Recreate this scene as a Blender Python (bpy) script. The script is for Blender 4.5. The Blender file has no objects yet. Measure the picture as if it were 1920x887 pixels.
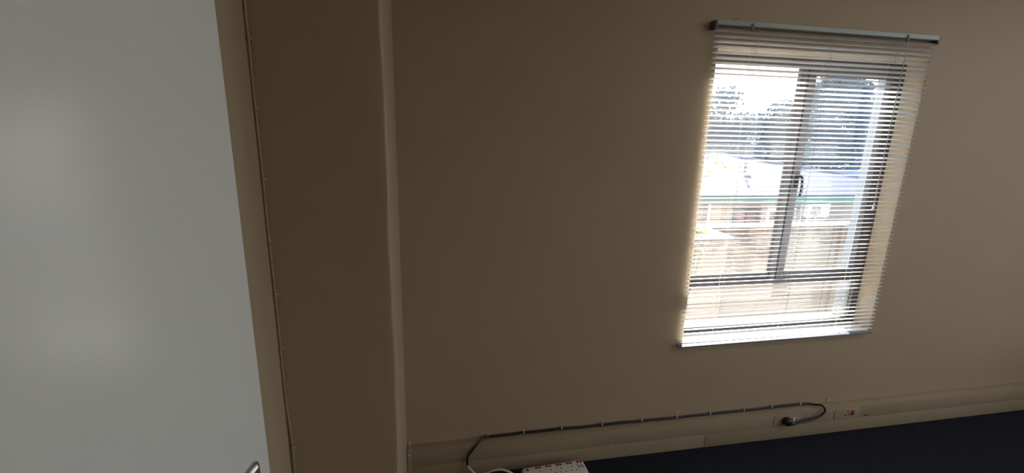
import bpy, bmesh, math, random
from mathutils import Vector, Matrix, Euler

S = bpy.context.scene
COL = S.collection
PI = math.pi
rnd = random.Random(7)

# ------------------------------------------------------------------ camera
EYE = 1.58                      # camera height above the carpet
cam_d = bpy.data.cameras.new('camera')
cam = bpy.data.objects.new('camera', cam_d)
COL.objects.link(cam)
cr = Vector((0.98259379, -0.18427084, 0.02353098))
cu = Vector((0.02073030, 0.23464530, 0.97185999))
cf = Vector((0.18460689, 0.95445578, -0.23438100))
M = Matrix((cr, cu, -cf)).transposed().to_4x4()
M.translation = Vector((0, 0, EYE))
cam.matrix_world = M
cam_d.sensor_fit = 'HORIZONTAL'
cam_d.sensor_width = 36.0
cam_d.lens = 856.068 / 1920 * 36.0
cam_d.clip_start = 0.02
cam_d.clip_end = 500
S.camera = cam

# ------------------------------------------------------------------ sky, sun, exposure
SUN_AZ, SUN_EL = math.radians(30), math.radians(26)   # to the right of the view through the window
world = bpy.data.worlds.new('world')
S.world = world
world.use_nodes = True
wn = world.node_tree
wn.nodes.clear()
sky = wn.nodes.new('ShaderNodeTexSky')
sky.sky_type = 'NISHITA'
sky.sun_disc = False
sky.sun_elevation = SUN_EL
sky.sun_rotation = SUN_AZ
sky.air_density = 1.0
sky.dust_density = 2.0
hz = wn.nodes.new('ShaderNodeMixRGB')
hz.blend_type = 'MIX'
hz.inputs[0].default_value = 0.55
hz.inputs[2].default_value = (4.6, 4.75, 4.9, 1)       # thin bright haze all over the sky
bg = wn.nodes.new('ShaderNodeBackground')
bg.inputs['Strength'].default_value = 0.34
wo = wn.nodes.new('ShaderNodeOutputWorld')
wn.links.new(sky.outputs[0], hz.inputs[1])
wn.links.new(hz.outputs[0], bg.inputs['Color'])
wn.links.new(bg.outputs[0], wo.inputs['Surface'])

sun_d = bpy.data.lights.new('sun', 'SUN')
sun_d.energy = 13.0
sun_d.angle = math.radians(0.6)
sun_d.color = (1.0, 0.95, 0.87)
sun = bpy.data.objects.new('sun', sun_d)
COL.objects.link(sun)
to_sun = Vector((math.sin(SUN_AZ) * math.cos(SUN_EL), math.cos(SUN_AZ) * math.cos(SUN_EL), math.sin(SUN_EL)))
sun.rotation_euler = to_sun.to_track_quat('Z', 'Y').to_euler()
sun.location = (8, 10, 9)

S.view_settings.view_transform = 'Standard'
S.view_settings.look = 'None'
S.view_settings.gamma = 1.0
S.view_settings.use_curve_mapping = False
S.view_settings.exposure = 0.66
S.cycles.max_bounces = 14
S.cycles.diffuse_bounces = 8
S.cycles.glossy_bounces = 4
S.cycles.transparent_max_bounces = 24
S.cycles.sample_clamp_indirect = 6.0
S.cycles.caustics_reflective = False
S.cycles.caustics_refractive = False


def portal(name, loc, rot, sx, sy):
    """daylight sampling help in a window opening (gives no light of its own)"""
    d = bpy.data.lights.new(name, 'AREA')
    d.shape = 'RECTANGLE'
    d.size, d.size_y = sx, sy
    d.cycles.is_portal = True
    o = bpy.data.objects.new(name, d)
    o.location, o.rotation_euler = loc, rot
    COL.objects.link(o)


# ------------------------------------------------------------------ materials
def mat(name, col, rough=0.6, metal=0.0, spec=0.5, var=0.0, vscale=6.0, bump=0.0, bscale=200.0, var2=None):
    m = bpy.data.materials.new(name)
    m.use_nodes = True
    nt = m.node_tree
    b = nt.nodes['Principled BSDF']
    b.inputs['Roughness'].default_value = rough
    b.inputs['Metallic'].default_value = metal
    b.inputs['Specular IOR Level'].default_value = spec
    b.inputs['Base Color'].default_value = (*col, 1)
    tc = nt.nodes.new('ShaderNodeTexCoord')
    if var > 0 or var2 is not None:
        n = nt.nodes.new('ShaderNodeTexNoise')
        n.inputs['Scale'].default_value = vscale
        n.inputs['Detail'].default_value = 5
        nt.links.new(tc.outputs['Object'], n.inputs['Vector'])
        r = nt.nodes.new('ShaderNodeValToRGB')
        r.color_ramp.elements[0].position = 0.3
        r.color_ramp.elements[1].position = 0.7
        c2 = var2 if var2 is not None else tuple(c * (1 - var) for c in col)
        r.color_ramp.elements[0].color = (*c2, 1)
        r.color_ramp.elements[1].color = (*col, 1)
        nt.links.new(n.outputs['Fac'], r.inputs['Fac'])
        nt.links.new(r.outputs['Color'], b.inputs['Base Color'])
    if bump > 0:
        n2 = nt.nodes.new('ShaderNodeTexNoise')
        n2.inputs['Scale'].default_value = bscale
        n2.inputs['Detail'].default_value = 3
        nt.links.new(tc.outputs['Object'], n2.inputs['Vector'])
        bp = nt.nodes.new('ShaderNodeBump')
        bp.inputs['Strength'].default_value = bump
        bp.inputs['Distance'].default_value = 0.002
        nt.links.new(n2.outputs['Fac'], bp.inputs['Height'])
        nt.links.new(bp.outputs['Normal'], b.inputs['Normal'])
    return m


def leaf_mat(name, col, trans, var2):
    m = mat(name, col, 0.6, var2=var2, vscale=1.2)
    m.node_tree.nodes['Principled BSDF'].inputs['Transmission Weight'].default_value = 0.0
    nt = m.node_tree
    b = nt.nodes['Principled BSDF']
    t = nt.nodes.new('ShaderNodeBsdfTranslucent')
    t.inputs['Color'].default_value = (*trans, 1)
    mx = nt.nodes.new('ShaderNodeMixShader')
    mx.inputs[0].default_value = 0.3
    out = nt.nodes['Material Output']
    nt.links.new(b.outputs[0], mx.inputs[1])
    nt.links.new(t.outputs[0], mx.inputs[2])
    nt.links.new(mx.outputs[0], out.inputs['Surface'])
    return m


def glass_mat(name, tint, dust_veil, gloss=0.06):
    """thin window pane: mostly clear, a little reflection, a little dust standing in for haze and glare"""
    m = bpy.data.materials.new(name)
    m.use_nodes = True
    nt = m.node_tree
    nt.nodes.clear()
    out = nt.nodes.new('ShaderNodeOutputMaterial')
    tr = nt.nodes.new('ShaderNodeBsdfTransparent')
    tr.inputs['Color'].default_value = (*tint, 1)
    gl = nt.nodes.new('ShaderNodeBsdfGlossy')
    gl.inputs['Roughness'].default_value = 0.02
    du = nt.nodes.new('ShaderNodeBsdfTranslucent')
    du.inputs['Color'].default_value = (*dust_veil[0], 1)
    m1 = nt.nodes.new('ShaderNodeMixShader')
    m1.inputs[0].default_value = gloss
    m2 = nt.nodes.new('ShaderNodeMixShader')
    n = nt.nodes.new('ShaderNodeTexNoise')
    n.inputs['Scale'].default_value = 9
    tc = nt.nodes.new('ShaderNodeTexCoord')
    mr = nt.nodes.new('ShaderNodeMapRange')
    mr.inputs['To Min'].default_value = dust_veil[1] * 0.7
    mr.inputs['To Max'].default_value = dust_veil[1] * 1.3
    nt.links.new(tc.outputs['Object'], n.inputs['Vector'])
    nt.links.new(n.outputs['Fac'], mr.inputs['Value'])
    nt.links.new(mr.outputs['Result'], m2.inputs[0])
    nt.links.new(tr.outputs[0], m1.inputs[1])
    nt.links.new(gl.outputs[0], m1.inputs[2])
    nt.links.new(m1.outputs[0], m2.inputs[1])
    nt.links.new(du.outputs[0], m2.inputs[2])
    nt.links.new(m2.outputs[0], out.inputs['Surface'])
    return m


WALL = mat('beige_wall_paint', (0.475, 0.365, 0.245), 0.5, spec=0.35, var=0.05, vscale=2.5, bump=0.25, bscale=160)
TRIMP = mat('beige_trunking_paint', (0.41, 0.325, 0.215), 0.45, spec=0.4, var=0.06, vscale=9, bump=0.08, bscale=260)
CEIL = mat('ceiling_white', (0.75, 0.74, 0.70), 0.8)
DOORP = mat('door_white_paint', (0.82, 0.825, 0.80), 0.22, spec=0.6, var=0.02, vscale=3, bump=0.10, bscale=60)
FRAMEP = mat('door_frame_paint', (0.5, 0.38, 0.26), 0.45)
CHROME = mat('satin_chrome', (0.42, 0.42, 0.44), 0.22, metal=1.0)
BRONZE = mat('dark_bronze_aluminium', (0.085, 0.074, 0.078), 0.4, metal=0.1, spec=0.5)
RUBBER = mat('black_gasket', (0.012, 0.012, 0.013), 0.6)
SLATM = mat('white_slat_enamel', (0.87, 0.88, 0.89), 0.38, spec=0.5)
RAILM = mat('pale_grey_rail', (0.50, 0.56, 0.56), 0.4, spec=0.4)
CORDM = mat('blind_cord', (0.55, 0.54, 0.56), 0.8)
BRKM = mat('grey_bracket', (0.10, 0.11, 0.13), 0.4)
SILLM = mat('white_sill_gloss', (0.78, 0.78, 0.80), 0.25)
BLACKC = mat('black_cable_sheath', (0.010, 0.009, 0.009), 0.45)
BLACKP = mat('black_plug_plastic', (0.008, 0.008, 0.010), 0.4)
WHITEP = mat('white_plastic', (0.74, 0.72, 0.66), 0.4, var=0.05, vscale=30)
CLIPW = mat('white_clip_plastic', (0.78, 0.76, 0.70), 0.45)
REDP = mat('red_plastic', (0.42, 0.010, 0.025), 0.35)
DREDP = mat('dark_red_plastic', (0.24, 0.012, 0.025), 0.4)
HOLE = mat('socket_hole', (0.03, 0.025, 0.02), 0.7)
GREYP = mat('grey_slot_plastic', (0.36, 0.31, 0.29), 0.6)
PLATE = mat('beige_socket_plate', (0.43, 0.345, 0.235), 0.4, var=0.04, vscale=20)
CREAMC = mat('painted_cable', (0.42, 0.33, 0.22), 0.5)
JOINT = mat('dark_joint', (0.05, 0.04, 0.03), 0.9)


def carpet_mat():
    m = mat('navy_carpet', (0.014, 0.015, 0.022), 0.95, spec=0.1)
    nt = m.node_tree
    b = nt.nodes['Principled BSDF']
    tc = nt.nodes.new('ShaderNodeTexCoord')
    v = nt.nodes.new('ShaderNodeTexNoise')
    v.inputs['Scale'].default_value = 150
    v.inputs['Detail'].default_value = 8
    v.inputs['Roughness'].default_value = 0.75
    r = nt.nodes.new('ShaderNodeValToRGB')
    e = r.color_ramp.elements
    e[0].position, e[0].color = 0.38, (0.010, 0.011, 0.017, 1)
    e[1].position, e[1].color = 0.72, (0.12, 0.12, 0.14, 1)
    mid = r.color_ramp.elements.new(0.55)
    mid.color = (0.026, 0.027, 0.038, 1)
    bp = nt.nodes.new('ShaderNodeBump')
    bp.inputs['Strength'].default_value = 0.9
    bp.inputs['Distance'].default_value = 0.006
    nt.links.new(tc.outputs['Object'], v.inputs['Vector'])
    nt.links.new(v.outputs['Fac'], r.inputs['Fac'])
    nt.links.new(r.outputs['Color'], b.inputs['Base Color'])
    nt.links.new(v.outputs['Fac'], bp.inputs['Height'])
    nt.links.new(bp.outputs['Normal'], b.inputs['Normal'])
    return m


CARPET = carpet_mat()


# ------------------------------------------------------------------ mesh helpers
def box(bm, x0, x1, y0, y1, z0, z1, bev=0.0, seg=2):
    b = bmesh.new()
    bmesh.ops.create_cube(b, size=1.0)
    for v in b.verts:
        v.co = Vector((x0 + (v.co.x + .5) * (x1 - x0), y0 + (v.co.y + .5) * (y1 - y0), z0 + (v.co.z + .5) * (z1 - z0)))
    if bev > 0:
        bmesh.ops.bevel(b, geom=list(b.edges), offset=bev, segments=seg, profile=0.6, affect='EDGES')
    merge(bm, b)
    return bm


def merge(bm, b):
    me = bpy.data.meshes.new('tmp')
    b.to_mesh(me)
    b.free()
    bm.from_mesh(me)
    bpy.data.meshes.remove(me)


def tube(bm, pts, rad, n=8, close_caps=True):
    pts = [Vector(p) for p in pts]
    rings = []
    up = Vector((0, 0, 1))
    prev = None
    for i, p in enumerate(pts):
        if i == 0:
            t = pts[1] - pts[0]
        elif i == len(pts) - 1:
            t = pts[-1] - pts[-2]
        else:
            t = (pts[i + 1] - p).normalized() + (p - pts[i - 1]).normalized()
        t.normalize()
        if prev is None:
            a = up if abs(t.dot(up)) < 0.95 else Vector((1, 0, 0))
            n1 = t.cross(a).normalized()
        else:
            n1 = (prev - t * prev.dot(t)).normalized()
        prev = n1
        n2 = t.cross(n1)
        r = rad[i] if isinstance(rad, (list, tuple)) else rad
        rings.append([bm.verts.new(p + (n1 * math.cos(2 * PI * k / n) + n2 * math.sin(2 * PI * k / n)) * r) for k in range(n)])
    for a, b in zip(rings, rings[1:]):
        for k in range(n):
            bm.faces.new((a[k], a[(k + 1) % n], b[(k + 1) % n], b[k]))
    if close_caps:
        bm.faces.new(rings[0][::-1])
        bm.faces.new(rings[-1])
    return bm


def smooth_path(pts, sub=6):
    """Catmull-Rom through the points"""
    P = [Vector(p) for p in pts]
    P = [P[0] * 2 - P[1]] + P + [P[-1] * 2 - P[-2]]
    out = []
    for i in range(1, len(P) - 2):
        for k in range(sub):
            t = k / sub
            a, b, c, d = P[i - 1], P[i], P[i + 1], P[i + 2]
            out.append(0.5 * ((2 * b) + (c - a) * t + (2 * a - 5 * b + 4 * c - d) * t * t + (3 * b - a - 3 * c + d) * t ** 3))
    out.append(P[-2])
    return out


def lathe_y(bm, cx, cz, prof, n=20, sx=1.0, sz=1.0):
    """prof: (radius, y) pairs turned about the Y axis through (cx, cz); ends capped"""
    rings = [[bm.verts.new((cx + r * sx * math.cos(2 * PI * k / n), y, cz + r * sz * math.sin(2 * PI * k / n))) for k in range(n)] for r, y in prof]
    for a, b in zip(rings, rings[1:]):
        for k in range(n):
            bm.faces.new((a[k], a[(k + 1) % n], b[(k + 1) % n], b[k]))
    bm.faces.new(rings[0][::-1])
    bm.faces.new(rings[-1])
    return bm


def lathe_z(bm, cx, cy, prof, n=16, sx=1.0, sy=1.0):
    rings = [[bm.verts.new((cx + r * sx * math.cos(2 * PI * k / n), cy + r * sy * math.sin(2 * PI * k / n), z)) for k in range(n)] for r, z in prof]
    for a, b in zip(rings, rings[1:]):
        for k in range(n):
            bm.faces.new((a[k], a[(k + 1) % n], b[(k + 1) % n], b[k]))
    bm.faces.new(rings[0][::-1])
    bm.faces.new(rings[-1])
    return bm


def rrect(x0, x1, y0, y1, r, nseg=5):
    out = []
    for cx, cy, a0 in ((x1 - r, y1 - r, 0), (x0 + r, y1 - r, PI / 2), (x0 + r, y0 + r, PI), (x1 - r, y0 + r, 1.5 * PI)):
        for k in range(nseg + 1):
            a = a0 + k / nseg * PI / 2
            out.append((cx + r * math.cos(a), cy + r * math.sin(a)))
    return out


def finish(bm, name, m, ang=35, smooth=True):
    bmesh.ops.recalc_face_normals(bm, faces=list(bm.faces))
    me = bpy.data.meshes.new(name)
    bm.to_mesh(me)
    bm.free()
    if smooth:
        for p in me.polygons:
            p.use_smooth = True
        me.set_sharp_from_angle(angle=math.radians(ang))
    me.materials.append(m)
    return me


def obj(name, bm_or_me, m=None, parent=None, ang=35, smooth=True):
    me = bm_or_me if isinstance(bm_or_me, bpy.types.Mesh) else finish(bm_or_me, name, m, ang, smooth)
    o = bpy.data.objects.new(name, me)
    COL.objects.link(o)
    if parent is not None:
        o.parent = parent
    return o


def empty(name, loc=(0, 0, 0), rz=0.0):
    o = bpy.data.objects.new(name, None)
    o.empty_display_size = 0.05
    o.location = loc
    o.rotation_euler = (0, 0, rz)
    COL.objects.link(o)
    return o


def tag(o, label=None, cat=None, group=None, kind=None):
    if label:
        o['label'] = label
    if cat:
        o['category'] = cat
    if group:
        o['group'] = group
    if kind:
        o['kind'] = kind
    return o


def struct(name, bm, m, label=None, ang=35):
    return tag(obj(name, bm, m, ang=ang), label, None, None, 'structure')


B = bmesh.new

# ------------------------------------------------------------------ room shell
XL, XR, YB, YF, ZC = -0.449, 4.0, -4.4, 1.85, 2.65        # left, right, rear, window wall, ceiling
OX0, OX1, OZ0, OZ1 = 1.2195, 2.305, 0.565, 1.920            # window opening
YO = 2.08                                                  # outer face of the window wall


def ring_wall(y0, y1, big, hole, r):
    """wall slab with one opening whose room-side edge is softly rounded"""
    bm = B()
    rings = []

    def ring(x0, x1, z0, z1, y):
        rings.append([bm.verts.new(c) for c in ((x0, y, z0), (x1, y, z0), (x1, y, z1), (x0, y, z1))])
    ring(*big, y1)
    ring(*big, y0)
    for k in range(6):
        a = k / 5 * PI / 2
        d = r * (1 - math.sin(a))
        ring(hole[0] - d, hole[1] + d, hole[2] - d, hole[3] + d, y0 + r * (1 - math.cos(a)))
    ring(*hole, y1)
    rings.append(rings[0])
    for a, b in zip(rings, rings[1:]):
        for k in range(4):
            bm.faces.new((a[k], a[(k + 1) % 4], b[(k + 1) % 4], b[k]))
    return bm


struct('wall_back', ring_wall(YF, YO, (XL - 0.2, XR + 0.2, -3.0, ZC + 0.2), (OX0, OX1, OZ0, OZ1), 0.008), WALL,
       'beige painted plaster wall around the window', ang=25)
struct('floor', box(B(), XL - 0.2, XR + 0.2, YB - 0.2, YF, -0.12, 0.0), CARPET, 'dark navy speckled carpet floor')
struct('ceiling', box(B(), XL - 0.2, XR + 0.2, YB - 0.2, YF, ZC, ZC + 0.15), CEIL)
# left wall with a doorway
DY0, DY1, DZ = -0.03, 0.80, 2.06
bm = B()
box(bm, XL - 0.15, XL, YB, DY0 - 0.04, 0, ZC)
box(bm, XL - 0.15, XL, DY1 + 0.04, YF, 0, ZC)
box(bm, XL - 0.15, XL, DY0 - 0.04, DY1 + 0.04, DZ + 0.04, ZC)
struct('wall_left', bm, WALL, 'beige painted wall strip between the white door and the corner cable')
struct('wall_rear', box(B(), XL - 0.2, XR + 0.2, YB - 0.2, YB, 0, ZC), WALL)
# right wall, outside the frame: wide glazing and canopy added to set the room's daylight
RY0, RY1, RZ0, RZ1 = -2.4, 1.40, 0.4, 2.62
wr = ring_wall(0.0, 0.2, (YB - 0.2, YF, 0.0, ZC), (RY0, RY1, RZ0, RZ1), 0.008)
for v in wr.verts:
    v.co = Vector((XR + v.co.y, v.co.x, v.co.z))
struct('wall_right', wr, WALL, ang=25)
w2 = tag(empty('window_fill', (XR + 0.1, (RY0 + RY1) / 2, RZ0)), kind='structure')  # unseen window, added to bring side light into the room


def pw(name, bm, m):
    o = obj(name, bm, m, w2)
    o.matrix_parent_inverse = Matrix.Translation(-w2.location)


for k in range(4):
    y = min(max(RY0 + (RY1 - RY0) * k / 3, RY0 + 0.03), RY1 - 0.03)
    pw('frame_post', box(B(), XR + 0.07, XR + 0.13, y - 0.03, y + 0.03, RZ0 + .05, RZ1 - .05, 0.003), BRONZE)
for z in (RZ0 + 0.025, RZ1 - 0.025):
    pw('frame_rail', box(B(), XR + 0.07, XR + 0.13, RY0, RY1, z - 0.025, z + 0.025, 0.003), BRONZE)
CLEAR = glass_mat('clear_pane', (0.97, 0.98, 0.98), ((0.8, 0.8, 0.8), 0.01))
for k in range(3):
    y0 = RY0 + (RY1 - RY0) * k / 3 + 0.032
    y1 = RY0 + (RY1 - RY0) * (k + 1) / 3 - 0.032
    pw('pane', box(B(), XR + 0.099, XR + 0.103, max(y0, RY0 + .062), min(y1, RY1 - .062), RZ0 + 0.05, RZ1 - 0.05), CLEAR)
struct('sun_block_canopy', box(B(), XR + 0.2, XR + 0.7, YB - 0.4, YF + 0.2, 3.00, 3.12), CEIL, 'added canopy that holds sun off the side window')  # unseen, added to block sun at the side glazing
portal('daylight_portal', (XR + 0.22, (RY0 + RY1) / 2, (RZ0 + RZ1) / 2), (PI / 2, 0, PI / 2), RY1 - RY0, RZ1 - RZ0)
portal('daylight_portal', ((OX0 + OX1) / 2, YO + 0.02, (OZ0 + OZ1) / 2), (-PI / 2, 0, 0), OX1 - OX0, OZ1 - OZ0)

# ceiling light panel (above the frame), added to brighten the room
cl = tag(empty('fill_ceiling_panel', (2.6, 0.1, ZC)), 'added unseen square ceiling panel that brightens the room', 'ceiling light')
bm = B()
for x0, x1, y0, y1 in ((-.31, .31, -.31, -.295), (-.31, .31, .295, .31), (-.31, -.295, -.295, .295), (.295, .31, -.295, .295)):
    box(bm, x0, x1, y0, y1, -0.022, 0.0)
obj('light_frame', bm, CEIL, cl)
FILL_GLOW = bpy.data.materials.new('fill_diffuser')
FILL_GLOW.use_nodes = True
FILL_GLOW.node_tree.nodes['Principled BSDF'].inputs['Emission Color'].default_value = (1.0, 0.97, 0.91, 1)
FILL_GLOW.node_tree.nodes['Principled BSDF'].inputs['Emission Strength'].default_value = 5.0
obj('diffuser', box(B(), -.295, .295, -.295, .295, -0.014, -0.004), FILL_GLOW, cl)

# plaster pillar in the corner, its front edges slightly uneven
bm = B()
PX1, PY0 = -0.106, 1.385
NZ = 44
prof_n = 5
cols = []
for i in range(NZ + 1):
    z = ZC * i / NZ
    w = 0.0016 * math.sin(z * 9.1) + 0.0012 * math.sin(z * 23 + 1.0) + rnd.uniform(-.0006, .0006)
    w2_ = 0.0012 * math.sin(z * 7.3 + 2) + rnd.uniform(-.0005, .0005)
    r = 0.009
    row = [(XL, PY0 + 0.0), (-0.25, PY0), (PX1 - r - 0.02, PY0 + w2_ * .3)]
    for k in range(prof_n):
        a = k / (prof_n - 1) * PI / 2
        row.append((PX1 - r + r * math.sin(a) + w, PY0 + r - r * math.cos(a) + w2_))
    row += [(PX1 + w * .4, PY0 + 0.05), (PX1, PY0 + 0.2), (PX1, YF)]
    cols.append([bm.verts.new((x, y, z)) for x, y in row])
for a, b in zip(cols, cols[1:]):
    for k in range(len(a) - 1):
        bm.faces.new((a[k], a[k + 1], b[k + 1], b[k]))
tag(obj('pillar', bm, WALL, ang=60), 'beige plastered pillar in the corner beside the white door', None, None, 'structure')

# ------------------------------------------------------------------ door, ajar in the left wall
d1 = tag(empty('door_1', (XL, DY0, 0)), 'white painted door standing ajar with a chrome lever', None, None, 'structure')


def kid(name, bm, m, parent, root_loc, label=None):
    """part modelled in room coordinates, parented to a thing that stands at root_loc"""
    o = obj(name, bm, m, parent)
    o.matrix_parent_inverse = Matrix.Translation(-Vector(root_loc))
    if label:
        o['label'] = label
    return o


bm = B()
box(bm, XL - 0.16, XL + 0.012, DY0 - 0.04, DY0, 0, DZ, 0.003)
kid('jamb', bm, FRAMEP, d1, d1.location)
kid('jamb', box(B(), XL - 0.16, XL + 0.012, DY1, DY1 + 0.04, 0, DZ, 0.003), FRAMEP, d1, d1.location)
kid('head', box(B(), XL - 0.16, XL + 0.012, DY0 - 0.04, DY1 + 0.04, DZ, DZ + 0.04, 0.003), FRAMEP, d1, d1.location)
# leaf: local frame, x = along the leaf from hinge to lock edge, y = thickness (room face at y=0)
EDGE = Vector((-0.2895, 0.78, 0))
SWING = math.radians(11.5)
LW = 0.80
hx, hy = EDGE.x - LW * math.sin(SWING), EDGE.y - LW * math.cos(SWING)
leaf = obj('leaf', box(B(), 0.004, LW, 0.0, 0.040, 0.008, 2.035, 0.0025), DOORP, d1)
leaf.location = (hx - XL, hy - DY0, 0)
leaf.rotation_euler = (0, 0, PI / 2 - SWING)
# face toward the room is the local -y side
# lever handle on a long chrome back plate with bevelled edges
bm = B()
hb_ = bmesh.new()
rr_ = []
for ins, yy in ((0.0, 0.001), (0.0, -0.0045), (0.0035, -0.0085), (0.0075, -0.0105)):
    rr_.append([hb_.verts.new((x, yy, z)) for x, z in rrect(0.714 + ins, 0.7615 - ins, 0.800 + ins, 1.0125 - ins, 0.008 - ins * .6, 4)])
for p0, p1 in zip(rr_, rr_[1:]):
    for k in range(len(p0)):
        hb_.faces.new((p0[k], p0[(k + 1) % len(p0)], p1[(k + 1) % len(p1)], p1[k]))
hb_.faces.new(rr_[0][::-1])
hb_.faces.new(rr_[-1])
merge(bm, hb_)
obj('back_plate', bm, CHROME, leaf, ang=25)
lx, lz = 0.738, 0.925
bm = B()
path = [(lx, -0.008, lz), (lx, -0.030, lz), (lx - 0.002, -0.043, lz), (lx - 0.008, -0.051, lz), (lx - 0.018, -0.054, lz),
        (lx - 0.05, -0.055, lz - .001), (lx - 0.09, -0.054, lz - .002), (lx - 0.118, -0.052, lz - .003), (lx - 0.122, -0.050, lz - .003)]
tube(bm, smooth_path(path, 4), 0.0085, 14)
obj('lever', bm, CHROME, leaf)
bm = B()
lathe_y(bm, lx, 0.855, [(0.0085, -0.009), (0.0085, -0.0125), (0.006, -0.013)], 18)
obj('keyhole', bm, HOLE, leaf)
for z in (0.25, 1.05, 1.85):
    bm = B()
    tube(bm, [(0.0, -0.006, z - 0.05), (0.0, -0.006, z + 0.05)], 0.006, 10)
    obj('hinge', bm, CHROME, leaf)

# corridor behind the doorway (dim)
bm = B()
box(bm, XL - 1.3, XL - 1.25, -1.2, 2.0, 0, ZC)
box(bm, XL - 1.3, XL - 0.15, -1.25, -1.2, 0, ZC)
box(bm, XL - 1.3, XL - 0.15, 2.0, 2.05, 0, ZC)
struct('wall_corridor', bm, WALL)
bm = B()
box(bm, XL - 1.3, XL - 0.15, -1.2, 2.0, -0.12, 0.0)
struct('floor_corridor', bm, CARPET)
bm = B()
box(bm, XL - 1.3, XL - 0.15, -1.2, 2.0, ZC, ZC + .1)
struct('ceiling_corridor', bm, CEIL)

# ------------------------------------------------------------------ skirting trunking along the window wall
TY = 1.80
bb = tag(empty('baseboard_back', (0, YF, 0)), 'beige painted two-compartment skirting trunking under the window', None, None, 'structure')
bl = bb.location
TX0, TX1 = PX1 + 0.002, XR
bm = B()
box(bm, TX0, TX1, TY + 0.0025, YF, 0.0, 0.1585, 0.0025)
kid('body', bm, TRIMP, bb, bl)
# socket plates sit in the upper compartment
PL = [(1.765, 1.930), (2.137, 2.302)]
segs = [(TX0 + 0.022, PL[0][0] - 0.0015), (PL[0][1] + 0.0015, PL[1][0] - 0.0015), (PL[1][1] + 0.0015, TX1)]
for a, b in segs:
    kid('upper_cover', box(B(), a, b, TY, TY + 0.004, 0.0795, 0.1475, 0.0012), TRIMP, bb, bl)
for a, b in [(TX0 + 0.022, 1.3735), (1.3785, TX1)]:
    kid('lower_cover', box(B(), a, b, TY, TY + 0.004, 0.004, 0.0775, 0.0012), TRIMP, bb, bl)
bm = B()
box(bm, TX0, TX0 + 0.0205, TY - 0.0015, YF, 0.0, 0.160, 0.002)
cap = kid('end_cap', bm, TRIMP, bb, bl)
scw = kid('screw', lathe_y(B(), TX0 + 0.009, 0.145, [(0.004, TY - 0.001), (0.004, TY - 0.0028), (0.002, TY - 0.0033)], 12), CLIPW, cap, (0, 0, 0))
scw.matrix_parent_inverse = Matrix.Identity(4)


def socket(root, x0, x1, zc, red):
    rl = Vector(root.location)
    kid('plate', box(B(), x0, x1, TY - 0.0022, TY + 0.006, zc - 0.0295, zc + 0.0295, 0.0015), PLATE, root, rl)
    kid('top_lip', box(B(), x0 + 0.010, x1 - 0.008, TY - 0.0042, TY - 0.0015, zc + 0.0245, zc + 0.0280, 0.0008), PLATE, root, rl)


s1 = tag(empty('socket_outlet', (1.8475, TY, 0.111)), 'beige wall socket holding the black plug with a white rocker', 'socket')
socket(s1, *PL[0], 0.111, False)
bm = B()
box(bm, 1.8745, 1.8885, TY - 0.007, TY - 0.0015, 0.0985, 0.1245, 0.0015)
kid('switch', bm, WHITEP, s1, s1.location, 'white rocker switch')
s2 = tag(empty('socket_outlet', (2.2195, TY, 0.1125)), 'beige wall socket with three red holes and a red rocker', 'socket')
socket(s2, *PL[1], 0.1125, True)
for hx_, hz_, r_ in ((2.2195, 0.1255, 0.0052), (2.2085, 0.1055, 0.0048), (2.2312, 0.1065, 0.0048)):
    kid('pin_hole', lathe_y(B(), hx_, hz_, [(r_, TY - 0.0005), (r_, TY - 0.0028), (r_ * .7, TY - 0.0026)], 14), DREDP, s2, s2.location, 'dark red pin hole')
kid('switch', box(B(), 2.2445, 2.2580, TY - 0.007, TY - 0.0015, 0.1025, 0.1275, 0.0015), REDP, s2, s2.location, 'red rocker switch')
kid('indicator', lathe_y(B(), 2.182, 0.118, [(0.0025, TY - 0.001), (0.0025, TY - 0.0030), (0.001, TY - 0.0034)], 10), GREYP, s2, s2.location)
scr = tag(obj('trunking_scuff', lathe_y(B(), 0, 0, [(0.012, 0.0006), (0.011, -0.0006), (0.004, -0.0008)], 12, 1.2, 0.35), JOINT),
          'small dark scuff on the trunking below the red socket', 'scuff')
scr.location = (2.345, TY - 0.0004, 0.0885)

# ------------------------------------------------------------------ black extension lead with its plug
lead = tag(empty('extension_lead', (1.852, TY, 0.101)), 'black cable clipped along the trunking top, plugged into wall socket', 'cable')
ll = lead.location
pts = [(1.852, 1.779, 0.1015), (1.8655, 1.777, 0.1010), (1.8955, 1.780, 0.1050), (1.9277, 1.783, 0.1100), (1.9924, 1.785, 0.1140), (2.036, 1.785, 0.1300),
       (2.0575, 1.787, 0.1560), (2.0490, 1.800, 0.1765), (2.030, 1.826, 0.1690), (1.9996, 1.841, 0.1675), (1.9524, 1.843, 0.1680),
       (1.868, 1.843, 0.1690), (1.7796, 1.843, 0.1675), (1.70, 1.843, 0.1650), (1.6137, 1.843, 0.1645), (1.515, 1.843, 0.1652), (1.4189, 1.843, 0.1645),
       (1.32, 1.843, 0.1650), (1.2311, 1.843, 0.1642), (1.13, 1.843, 0.1655), (1.0389, 1.843, 0.1648), (0.99, 1.843, 0.1655), (0.93, 1.843, 0.1682), (0.8302, 1.843, 0.1665),
       (0.73, 1.843, 0.1655), (0.6232, 1.843, 0.1690), (0.53, 1.843, 0.1672), (0.4362, 1.843, 0.1668), (0.34, 1.843, 0.1650), (0.268, 1.842, 0.1660),
       (0.2414, 1.833, 0.1695), (0.2161, 1.808, 0.1665), (0.1922, 1.791, 0.1488), (0.1695, 1.789, 0.1196), (0.1617, 1.788, 0.0950), (0.1645, 1.785, 0.0690)]
bm = B()
tube(bm, smooth_path(pts, 5), 0.0052, 10)
kid('sheath', bm, BLACKC, lead, ll)
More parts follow.
